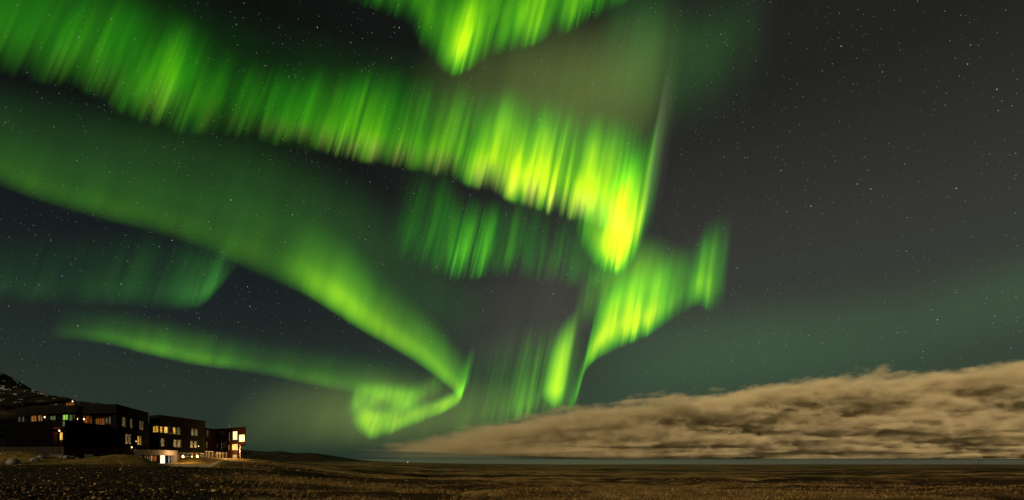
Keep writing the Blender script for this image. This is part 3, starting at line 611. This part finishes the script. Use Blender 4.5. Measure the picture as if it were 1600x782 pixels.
# side wall of the middle block down to the base
prism('side_wall', [plan(172.8, 94.2), plan(182.5, 92.6), plan(232, 109.7), plan(229, 113), plan(186, 97)], 1.985, 8.355, M_DARK)
prism('lower_wall', [plan(206, 101.5), plan(232, 110), plan(240, 116), plan(214, 112)], -1.6, 1.98, M_CONC)
# east block
prism('block_wall', [plan(233.5, 117.6), plan(248.7, 114.6), plan(320.7, 132.7), plan(310, 142), plan(245, 130)], 1.75, 7.9, M_DARK)
prism('roof_slab', [plan(233.0, 117.4), plan(248.7, 114.3), plan(321.0, 132.6), plan(311, 143), plan(246, 131)], 7.91, [zz(650, 117.4), zz(648.3, 114.3), zz(657.8, 132.6), 9.8, 9.8], M_ROOF)
prism('ground_floor_wall', [plan(240, 118), plan(250, 116.4), plan(356, 141), plan(340, 146), plan(250, 126)], -1.4, 1.745, M_CONC)
# far wing
prism('wing_wall', [plan(320.9, 138.8), plan(338, 143.6), plan(336, 152), plan(312, 150)], 1.75, [zz(669.2, 138.8), zz(670.4, 143.6), 8.4, 8.4], M_RUST)
prism('wing_wall', [plan(338, 143.7), plan(357, 141.8), plan(360, 150), plan(338, 153)], 1.75, [zz(670.5, 143.7), zz(669.3, 141.8), 8.3, 8.3], M_BLACK)
cube = prism('end_tower', [plan(357, 138.8), plan(372.8, 136.0), plan(371, 148), plan(358, 149)], -.6, [zz(669.0, 138.8), zz(667.9, 136.0), 8.6, 8.6], M_RUST)
prism('overhanging_box', [plan(372.9, 134.6), plan(384.2, 132.5), plan(382, 143), plan(372.7, 144.5)], zz(695.3, 133.5), [zz(668, 134.6), zz(666.8, 132.5), 8.5, 8.5], M_RUST)
CO = Wall((372.9, 134.6), (384.2, 132.5))
# thin roof edge over the balconies of the wing and the rail
CM2 = Wall((338, 143.7), (357, 141.8))
CM2.slab('balcony_floor', 338.5, 356.5, 686.0, 687.4, .01, 1.3, M_DARK)
CM2.slab('balcony_floor', 338.5, 356.5, 700.5, 702, .01, 1.3, M_DARK)
# upper storey trim: soffit edges that catch light
A2r.slab('soffit_trim', 134, 181, 645.6, 646.4, .3, 1.6, M_WOOD)
# tall timber fin between the two western blocks and the roof hut behind
A2L.slab('timber_fin', 120.3, 121.4, 633.6, 655, .05, .5, M_WOOD)
prism('roof_hut', [plan(103, 106), plan(115.5, 105.2), plan(115.5, 108), plan(103.5, 109)], 9.6, zz(629.5, 105.5), M_WOOD)
HT = Wall((103, 106), (115.5, 105.2)); lamp(HT, 114.2, 627.6, 3, size=.09, out=.1)

# windows of the west block's upper storey, looking over the low front volume
for x0, x1, m, b in ((29.5, 33, M_LIT_T, 1), (35, 39, M_LIT_T, 1), (49, 58, M_LIT_O, 2), (60, 67.5, M_LIT_O, 2)): window(A1, x0, x1, 648.2, 660, m, b)
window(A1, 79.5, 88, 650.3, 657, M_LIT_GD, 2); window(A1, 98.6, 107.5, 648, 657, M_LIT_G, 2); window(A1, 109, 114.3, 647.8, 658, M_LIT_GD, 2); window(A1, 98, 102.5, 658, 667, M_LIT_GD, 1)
lamp(A1, 72, 652.3, 14)
# entrance between the two low volumes
EN = Wall((78, 93.0), (104, 91.5))
prism('entrance_wall', [plan(78.5, 93.2), plan(104, 91.8), plan(104, 94.6), plan(79, 95.6)], 1.99, zz(668.2, 92.4), M_DARK)
EN.slab('entrance_canopy', 80, 101, 668.3, 669.8, .02, 1.6, M_WOOD)
EN.slab('timber_panel', 79.5, 90, 675, 696.5, .02, .12, M_WOOD)
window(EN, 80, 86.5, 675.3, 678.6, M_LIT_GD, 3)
ed = window(EN, 93.6, 99.4, 675.5, 688.5, M_LIT_Y, 1)
EN.slab('timber_panel', 93.5, 98.5, 689, 697, .02, .1, M_WOOD)
lamp(EN, 96.3, 673.5, 30, out=.35, size=.10)
# middle block: set back upper storey
for x0, x1 in ((131, 143.8), (150.5, 156), (156.6, 159), (160, 164)): A2r.slab('timber_panel', x0, x1, 650.3, 664, .01, .08, M_WOOD)
window(A2r, 165, 169.4, 650.8, 662.5, M_CURT, 1); window(A2r, 170.2, 174, 650.8, 663, M_LIT_T, 1); window(A2r, 175, 185.6, 651, 665, M_LIT_T, 2)
lamp(A2r, 124.2, 655.2, 30, out=.4); lamp(A2r, 135, 655.5, 26, out=.4)
SD = Wall((182.5, 92.6), (232, 109.7)); SF = Wall((172.8, 94.2), (182.5, 92.6))
for x0, x1, y0, y1, m in ((189.8, 195.8, 652.3, 667, M_CURT), (202.3, 206.2, 655, 669.2, M_CURT), (216.8, 219.6, 658, 671.6, M_CURT), (220.4, 223.2, 658.6, 671.8, M_CURT),
                          (195.2, 198.6, 679, 694, M_CURT), (200, 203.4, 679.6, 694, M_LIT_T), (213.8, 216.9, 681.5, 695.2, M_LIT_A), (217.6, 220.4, 682, 695.6, M_CURT)):
    window(SD, x0, x1, y0, y1, m)
window(SF, 174, 177.4, 676.8, 692.2, M_CURT)
lamp(SD, 203.8, 699.3, 10, size=.10); lamp(SD, 210.5, 690, 0, size=.06)
# east block
for x0, x1, m in ((249.2, 253.3, M_LIT_A), (255.5, 261.6, M_LIT_Y), (262, 269, M_GLASS), (269.6, 274, M_LIT_A), (275.4, 281, M_CURT)): window(BR, x0, x1, 666.4 + (x0 - 249) * .07, 676.6 + (x0 - 249) * .09, m)
window(BL, 239.6, 248.3, 665.8, 676.3, M_LIT_A, 2)
for x0, x1, y0, y1 in ((250.6, 256, 685.4, 697.6), (270.5, 275.4, 687.4, 699), (276.8, 282, 687.8, 699.2), (298, 303, 670, 681), (304, 308.4, 670.4, 681.4), (296.7, 301, 689.4, 699.8), (302.6, 307.2, 689.8, 700.2)): window(BR, x0, x1, y0, y1, M_CURT)
window(BL, 233.9, 236.6, 658, 674, M_CURT); window(BL, 233.8, 235.6, 684, 697.5, M_CURT)
window(CL, 322, 325.4, 672.3, 683, M_CURT); window(CL, 321.2, 324.2, 690, 701, M_CURT)
BL.slab('timber_panel', 236.2, 246.5, 680, 698, .01, .07, M_RUST)
lamp(BR, 309, 697.5, 1, size=.07)
# wing and end tower
for x0, x1, y0, y1, m in ((339, 341.2, 693, 704, M_CURT), (345.8, 347.2, 692.5, 703, M_LIT_O), (349.5, 355, 690.5, 700.3, M_GLASS), (343, 350, 674, 685, M_GLASS)): window(CM2, x0, x1, y0, y1, m)
window(CC, 358.2, 359.6, 676, 690, M_LIT_O); window(CC, 357.4, 359, 695.5, 704, M_LIT_O)
window(CC, 364, 371.6, 674, 688, M_LIT_W, 1); window(CC, 362.8, 372.2, 694, 704, M_LIT_Y, 1); window(CC, 363.6, 371, 710.5, 717, M_LIT_O, 1)
window(CO, 373.6, 383.2, 679, 691, M_LIT_W, 1)
def spill(w, px, y, out, e):
    l = bpy.data.lights.new('window_light', 'POINT'); l.energy = e; l.color = (1, .58, .20); l.shadow_soft_size = .5
    o = bpy.data.objects.new('window_light', l); C.objects.link(o); o.location = w.at(px, y, out)
spill(CC, 368, 706, 1.8, 2400); spill(CO, 379, 694, 2.2, 2000); spill(BR, 262, 671, 1.2, 15)
c0 = pt(373.6, 695, 134.9)
def column(x, y, z0, z1, r, name, m):
    n = 10; v = [(x + r * math.cos(2 * math.pi * k / n), y + r * math.sin(2 * math.pi * k / n), z) for z in (z0, z1) for k in range(n)]
    return hm(name, v, [tuple(range(n - 1, -1, -1)), tuple(range(n, 2 * n))] + [(k, (k + 1) % n, n + (k + 1) % n, n + k) for k in range(n)], m)
column(c0.x + .1, c0.y + .4, -.8, zz(695.3, 133.5) - .003, .14, 'support_column', M_STEEL)
ac = pt(358.6, 668, 141); column(ac.x, ac.y, 8.4, 9.5, .07, 'roof_mast', M_STEEL)
# ground floor of the east block: glazing, posts and lamps
GF = Wall((250, 116.4), (356, 141))
for x0, x1, m in ((285, 290, M_GLASS), (291.5, 300, M_GLASS), (313, 318, M_GLASS), (333, 335.5, M_GLASS)): window(GF, x0, x1, 708.5, 714.5, m)
for x in (321, 325.6, 330.6, 338, 342.6, 347.5, 353): GF.slab('facade_post', x, x + .7, 706, 717, .02, .16, M_PALE)
GF.slab('lintel_beam', 319.5, 332, 705.3, 706.3, .02, .3, M_PALE); GF.slab('lintel_beam', 336.5, 355.5, 708, 709, .02, .3, M_PALE)
window(GF, 324, 325.4, 708, 716, M_LIT_O); window(GF, 343, 344.2, 709.5, 717, M_LIT_Y)
lamp(GF, 282.6, 713.6, 300, size=.22, out=.5); lamp(GF, 305, 713.2, 340, size=.23, out=.5); GF.slab('timber_panel', 305.4, 307, 707.5, 712.5, .02, .1, M_WOOD)
# portal of the drive
PT = Wall((209, 100.2), (275, 115.5))
px0 = PT
PT.slab('portal_lintel', 208.6, 275, 0, 0, -.5, .35, M_PALE, None, (.85, 1.97))
PT.slab('portal_pier', 208.6, 213.2, 0, 0, -.5, .345, M_PALE, None, (-1.6, .845))
PT.slab('portal_pier', 270.8, 275, 0, 0, -.5, .345, M_PALE, None, (-1.6, .845))
PT.slab('portal_back_wall', 213.3, 270.7, 0, 0, -.7, -.5, M_DARK, None, (-1.6, 1.9))
PTb = Wall((209, 100.2), (275, 115.5)); PTb.a = PTb.a - PTb.n * .5
for x0, x1, m in ((214, 216.4, M_LIT_B), (219, 222, M_GLASS), (226, 229.5, M_GLASS), (235, 237.2, M_LIT_B), (262.2, 264.6, M_LIT_B), (266, 270, M_LIT_B)): window(PTb, x0, x1, 710.3, 716.5 if x0 < 225 else (721 if x0 < 250 else 724), m)
for x0, x1 in ((230.5, 234.6), (237.8, 244.5)): PTb.slab('timber_panel', x0, x1, 710.5, 721, .01, .06, M_WOOD)
dr = PTb.slab('door', 249.6, 257.4, 711, 724.6, .01, .06, M_FRAME)
p_, q_, z0_, z1_ = PTb.span(250.0, 257.0, 711.6, 724.2); n_ = PTb.n
hm('pane', [(v.x + n_.x * .075, v.y + n_.y * .075, z) for v, z in ((p_, z0_), (q_, z0_), (q_, z1_), (p_, z1_))], [(0, 1, 2, 3)], M_LIT_D, dr)
l = bpy.data.lights.new('porch_light', 'POINT'); l.energy = 1300; l.color = (1, .60, .24); l.shadow_soft_size = .4
lo = bpy.data.objects.new('porch_light', l); C.objects.link(lo); lo.location = PTb.at(258, 708, 3.2)
# openings in the concrete base
def recess(w, x0, x1, y0, y1): return w.slab('service_opening', x0, x1, y0, y1, .003, .05, M_FRAME)
recess(PB, 77, 99, 710.3, 719.5); recess(PC, 131.5, 145.5, 710.2, 721)
st = PC.slab('lit_strip', 132.3, 144.6, 718.3, 720.6, .055, .10, M_LIT_W)
lamp(PB, 86.2, 717.0, 4, size=.13, out=.2); lamp(PB, 95.6, 717.2, 6, size=.16, out=.2)

# ------------------------------------------------------------------ drive, boulders, poles, distant lamp
def drape(name, outline, m, kind=None, h=.03, n=46):
    xs = [p[0] for p in outline]; ysn = [p[1] for p in outline]
    u = np.linspace(min(xs), max(xs), n); v = np.linspace(min(ysn), max(ysn), n)
    U, W = np.meshgrid(u, v, indexing='ij')
    ins = np.zeros(U.shape, bool); k = len(outline)
    for i in range(k):
        (x0, y0), (x1, y1) = outline[i], outline[(i + 1) % k]
        c = ((y0 > W) != (y1 > W)) & (U < (x1 - x0) * (W - y0) / ((y1 - y0) if y1 != y0 else 1e-9) + x0); ins ^= c
    q = grid_quads(n, n); keep = ins.reshape(-1)[q].all(1)
    V = np.stack([U, W, terrain(U, W) + h], -1).reshape(-1, 3)
    return tag(np_mesh(name, V, q[keep], m), kind=kind)
def sand_f(nt, p):
    tcn = N(nt, 'ShaderNodeTexCoord'); n = N(nt, 'ShaderNodeTexNoise'); n.inputs['Scale'].default_value = 1.2; n.inputs['Detail'].default_value = 8; n.inputs['Roughness'].default_value = .7
    nt.links.new(tcn.outputs['Object'], n.inputs['Vector'])
    nt.links.new(ramp(nt, n.outputs[0], [(.36, (.20, .135, .06)), (.64, (.60, .42, .20))]), p.inputs['Base Color']); p.inputs['Roughness'].default_value = .95
drape('gravel_drive', [plan(262, 99), plan(275, 111), plan(345, 112), plan(352, 96), plan(335, 78), plan(300, 67), plan(272, 72), plan(256, 86)], mat('drive_gravel', sand_f), 'structure', n=70)

rng = random.Random(4)
def rock_mesh(r, seed):
    bm = bmesh.new(); bmesh.ops.create_icosphere(bm, subdivisions=3, radius=r); rr = random.Random(seed)
    ax = [Vector((rr.uniform(-1, 1), rr.uniform(-1, 1), rr.uniform(-1, 1))).normalized() for _ in range(9)]; cut = [rr.uniform(.62, .9) * r for _ in ax]
    for v in bm.verts:
        for a, c in zip(ax, cut):
            d = v.co.dot(a)
            if d > c: v.co -= a * (d - c) * .85
        v.co.z *= .75; v.co *= 1 + rr.uniform(-.02, .02)
    me = bpy.data.meshes.new('boulder'); bm.to_mesh(me); bm.free(); return me
def stone_f(nt, p):
    tcn = N(nt, 'ShaderNodeTexCoord'); n = N(nt, 'ShaderNodeTexNoise'); n.inputs['Scale'].default_value = 4; n.inputs['Detail'].default_value = 8; n.inputs['Roughness'].default_value = .7
    nt.links.new(tcn.outputs['Object'], n.inputs['Vector'])
    nt.links.new(ramp(nt, n.outputs[0], [(.3, (0.0650, 0.0585, 0.0494)), (.7, (0.2860, 0.2600, 0.2210))]), p.inputs['Base Color']); p.inputs['Roughness'].default_value = .9
M_STONE = mat('grey_stone', stone_f)
for i, (px, Y, r, lab) in enumerate(((21, 70.5, .75, 'large grey boulder at the foot of the leftmost grass bank'),
        (55, 73, .62, 'grey boulder at the right toe of the leftmost grass bank'),
        (65.5, 75, .5, 'small grey boulder against the concrete base beside the leftmost bank'),
        (104, 78, .5, 'pale boulder just right of the two lights low in the concrete base'),
        (112, 79, .58, 'round boulder in the middle of the row before the concrete base'),
        (121, 81, .5, 'boulder nearest the lit opening in the concrete base'))):
    me = rock_mesh(r, i + 3); me.materials.append(M_STONE); o = bpy.data.objects.new('boulder', me); C.objects.link(o)
    x, y = plan(px, Y); o.location = (x, y, float(terrain(x, y)) + r * .28); o.rotation_euler = (0, 0, i * 1.3)
    tag(o, lab, 'boulder', 'boulders along the hotel base')

def pole(px, Y, hgt, label, lean=0):
    x, y = plan(px, Y); z = float(terrain(x, y)) - .3
    t = empty('utility_pole', (x, y, z)); tag(t, label, 'utility pole', 'utility poles on the plain')
    def tube(name, a, b, r0, r1):
        a, b = Vector(a), Vector(b); d = (b - a).normalized(); s = d.orthogonal().normalized(); u = d.cross(s); n = 8
        v = [a + (s * math.cos(2 * math.pi * k / n) + u * math.sin(2 * math.pi * k / n)) * r0 for k in range(n)] + [b + (s * math.cos(2 * math.pi * k / n) + u * math.sin(2 * math.pi * k / n)) * r1 for k in range(n)]
        mesh_obj(name, v, [tuple(range(n - 1, -1, -1)), tuple(range(n, 2 * n))] + [(k, (k + 1) % n, n + (k + 1) % n, n + k) for k in range(n)], M_FRAME, t)
    w = 1.6
    tube('post', (-w + lean, 0, 0), (-w, 0, hgt), .17, .12); tube('post', (w + lean, 0, 0), (w, 0, hgt * .97), .17, .12)
    tube('crossarm', (-w - 1.2, -.15, hgt * .9), (w + 1.2, -.15, hgt * .9), .10, .10)
    for k in (-w - 1, 0, w + 1): tube('insulator', (k, -.15, hgt * .9 + .08), (k, -.15, hgt * .9 + .5), .07, .05)
pole(1531, 470, 8.5, 'dark twin post utility pole farthest to the right on the plain', 1.2)
pole(1225, 620, 7.5, 'small dark twin post utility pole below the middle of the cloud bank')
pole(1094, 760, 7.5, 'small dark twin post utility pole below the slanting aurora curtain')
pole(891, 900, 7.5, 'tiny dark twin post utility pole farthest away on the plain')

x, y = plan(637, 2600); zg = float(terrain(x, y))
t = empty('street_lamp', (x, y, zg)); tag(t, 'tiny bright white lamp alone on the dark plain near the sea', 'lamp')
def cone(name, r0, r1, z0, z1, m, n=10, dx=0):
    v = [(dx + r * math.cos(2 * math.pi * k / n), r * math.sin(2 * math.pi * k / n), z) for r, z in ((r0, z0), (r1, z1)) for k in range(n)]
    mesh_obj(name, v, [tuple(range(n - 1, -1, -1)), tuple(range(n, 2 * n))] + [(k, (k + 1) % n, n + (k + 1) % n, n + k) for k in range(n)], m, t)
hz = zz(722.3, 2600) - zg
def beacon_f(nt, p): p.inputs['Emission Color'].default_value = (1, .9, .8, 1); p.inputs['Emission Strength'].default_value = 6
cone('post', .25, .15, -.3, hz - 1.6, M_FRAME); cone('lamp_head', .9, 1.1, hz - .9, hz + .6, mat('lamp_head_light', beacon_f))

# ------------------------------------------------------------------ grass and stones of the foreground
def blade_f(nt, p):
    g = N(nt, 'ShaderNodeNewGeometry'); nt.links.new(ramp(nt, g.outputs['Random Per Island'], [(0, (0.0405, 0.0216, 0.0068)), (.5, (0.1350, 0.0810, 0.0243)), (.85, (0.2970, 0.1890, 0.0607)), (1, (0.5400, 0.3780, 0.1485))]), p.inputs['Base Color'])
    p.inputs['Roughness'].default_value = .9; p.inputs['Specular IOR Level'].default_value = .1
def scatter_grass():
    r = np.random.default_rng(7); n = 120000
    Y = 12 * np.exp(r.random(n) * math.log(130 / 12)); px = r.uniform(-120, 1720, n); X = (px - CX) / F * Y
    cov = 1.6 * fbm(X / 16, Y / 7, 4, 51) + .35 * fbm(X / 2.2, Y / 2.2, 2, 77)
    lavaz = 1 - sstep(-.62, -.40, X / np.maximum(Y, 12) + fbm(X / 14, Y / 14, 3, 61) * .8)
    lavaz = lavaz * (1 - sstep(60, 72, Y))
    keep = r.random(n) < np.clip(.42 + cov * 3.0, .02, 1) * (1 - .95 * gully(X, Y)) * (1 - sstep(80, 128, Y) * .8) * (1 - .93 * lavaz)
    dr = (px > 250) & (px < 356) & (Y > 64) & (Y < 113); ho = (px < 300) & (Y > 83); keep &= ~dr & ~ho
    X, Y = X[keep], Y[keep]; n = len(X); B = 5
    X = np.repeat(X, B) + r.normal(0, .12, n * B); Y = np.repeat(Y, B) + r.normal(0, .12, n * B); Z = terrain(X, Y) - .02
    h = r.uniform(.05, .20, n * B) * (1 - .45 * sstep(60, 125, Y)); a = r.uniform(0, 2 * math.pi, n * B); w = .011 + .00035 * Y
    le = r.normal(0, .10, (n * B, 2)) + np.array([.07, .02])
    p0 = np.stack([X - np.cos(a) * w, Y - np.sin(a) * w, Z], -1); p1 = np.stack([X + np.cos(a) * w, Y + np.sin(a) * w, Z], -1)
    p2 = np.stack([X + le[:, 0], Y + le[:, 1], Z + h], -1)
    V = np.stack([p0, p1, p2], 1).reshape(-1, 3)
    return tag(np_mesh('grass', V, np.arange(len(V)).reshape(-1, 3), mat('dry_grass_blades', blade_f), False), kind='stuff')
scatter_grass()
def rub_f(nt, p):
    g = N(nt, 'ShaderNodeNewGeometry'); nt.links.new(ramp(nt, g.outputs['Random Per Island'], [(0, (0.0054, 0.0035, 0.0022)), (.66, (0.0189, 0.0121, 0.0061)), (.88, (0.1148, 0.0675, 0.0270)), (1, (0.5130, 0.3510, 0.1485))]), p.inputs['Base Color'])
    p.inputs['Roughness'].default_value = .9; p.inputs['Specular IOR Level'].default_value = .15
def scatter_rubble():
    r = np.random.default_rng(9); n = 42000
    Y = 10 * np.exp(r.random(n) * math.log(76 / 10)); px = r.uniform(-150, 720, n); X = (px - CX) / F * Y
    lavaz = 1 - sstep(-.62, -.40, X / np.maximum(Y, 12) + fbm(X / 14, Y / 14, 3, 61) * .8)
    keep = (r.random(n) < .04 + .96 * lavaz) & ~((px > 250) & (Y > 62)); X, Y = X[keep], Y[keep]; n = len(X)
    g = (1 + 5 ** .5) / 2
    oct_ = np.array([(-1, g, 0), (1, g, 0), (-1, -g, 0), (1, -g, 0), (0, -1, g), (0, 1, g), (0, -1, -g), (0, 1, -g), (g, 0, -1), (g, 0, 1), (-g, 0, -1), (-g, 0, 1)], float) / 1.9
    fc = np.array([(0, 11, 5), (0, 5, 1), (0, 1, 7), (0, 7, 10), (0, 10, 11), (1, 5, 9), (5, 11, 4), (11, 10, 2), (10, 7, 6), (7, 1, 8), (3, 9, 4), (3, 4, 2), (3, 2, 6), (3, 6, 8), (3, 8, 9), (4, 9, 5), (2, 4, 11), (6, 2, 10), (8, 6, 7), (9, 8, 1)])
    sc = np.minimum(.025 + r.pareto(2.4, n) * .028, .13)
    P = oct_[None] * (1 + r.normal(0, .16, (n, 12, 1))) * sc[:, None, None] * (np.array([1, 1, .62]) + r.normal(0, .2, (n, 1, 3)))
    a = r.uniform(0, 6.28, n); ca, sa = np.cos(a)[:, None], np.sin(a)[:, None]
    P = np.stack([P[..., 0] * ca - P[..., 1] * sa, P[..., 0] * sa + P[..., 1] * ca, P[..., 2]], -1)
    P += np.stack([X, Y, terrain(X, Y) + sc * .15], -1)[:, None]
    Q = (fc[None] + (np.arange(n) * 12)[:, None, None]).reshape(-1, 3)
    return tag(np_mesh('rubble', P.reshape(-1, 3), Q, mat('lava_rubble', rub_f), False), kind='stuff')
scatter_rubble()
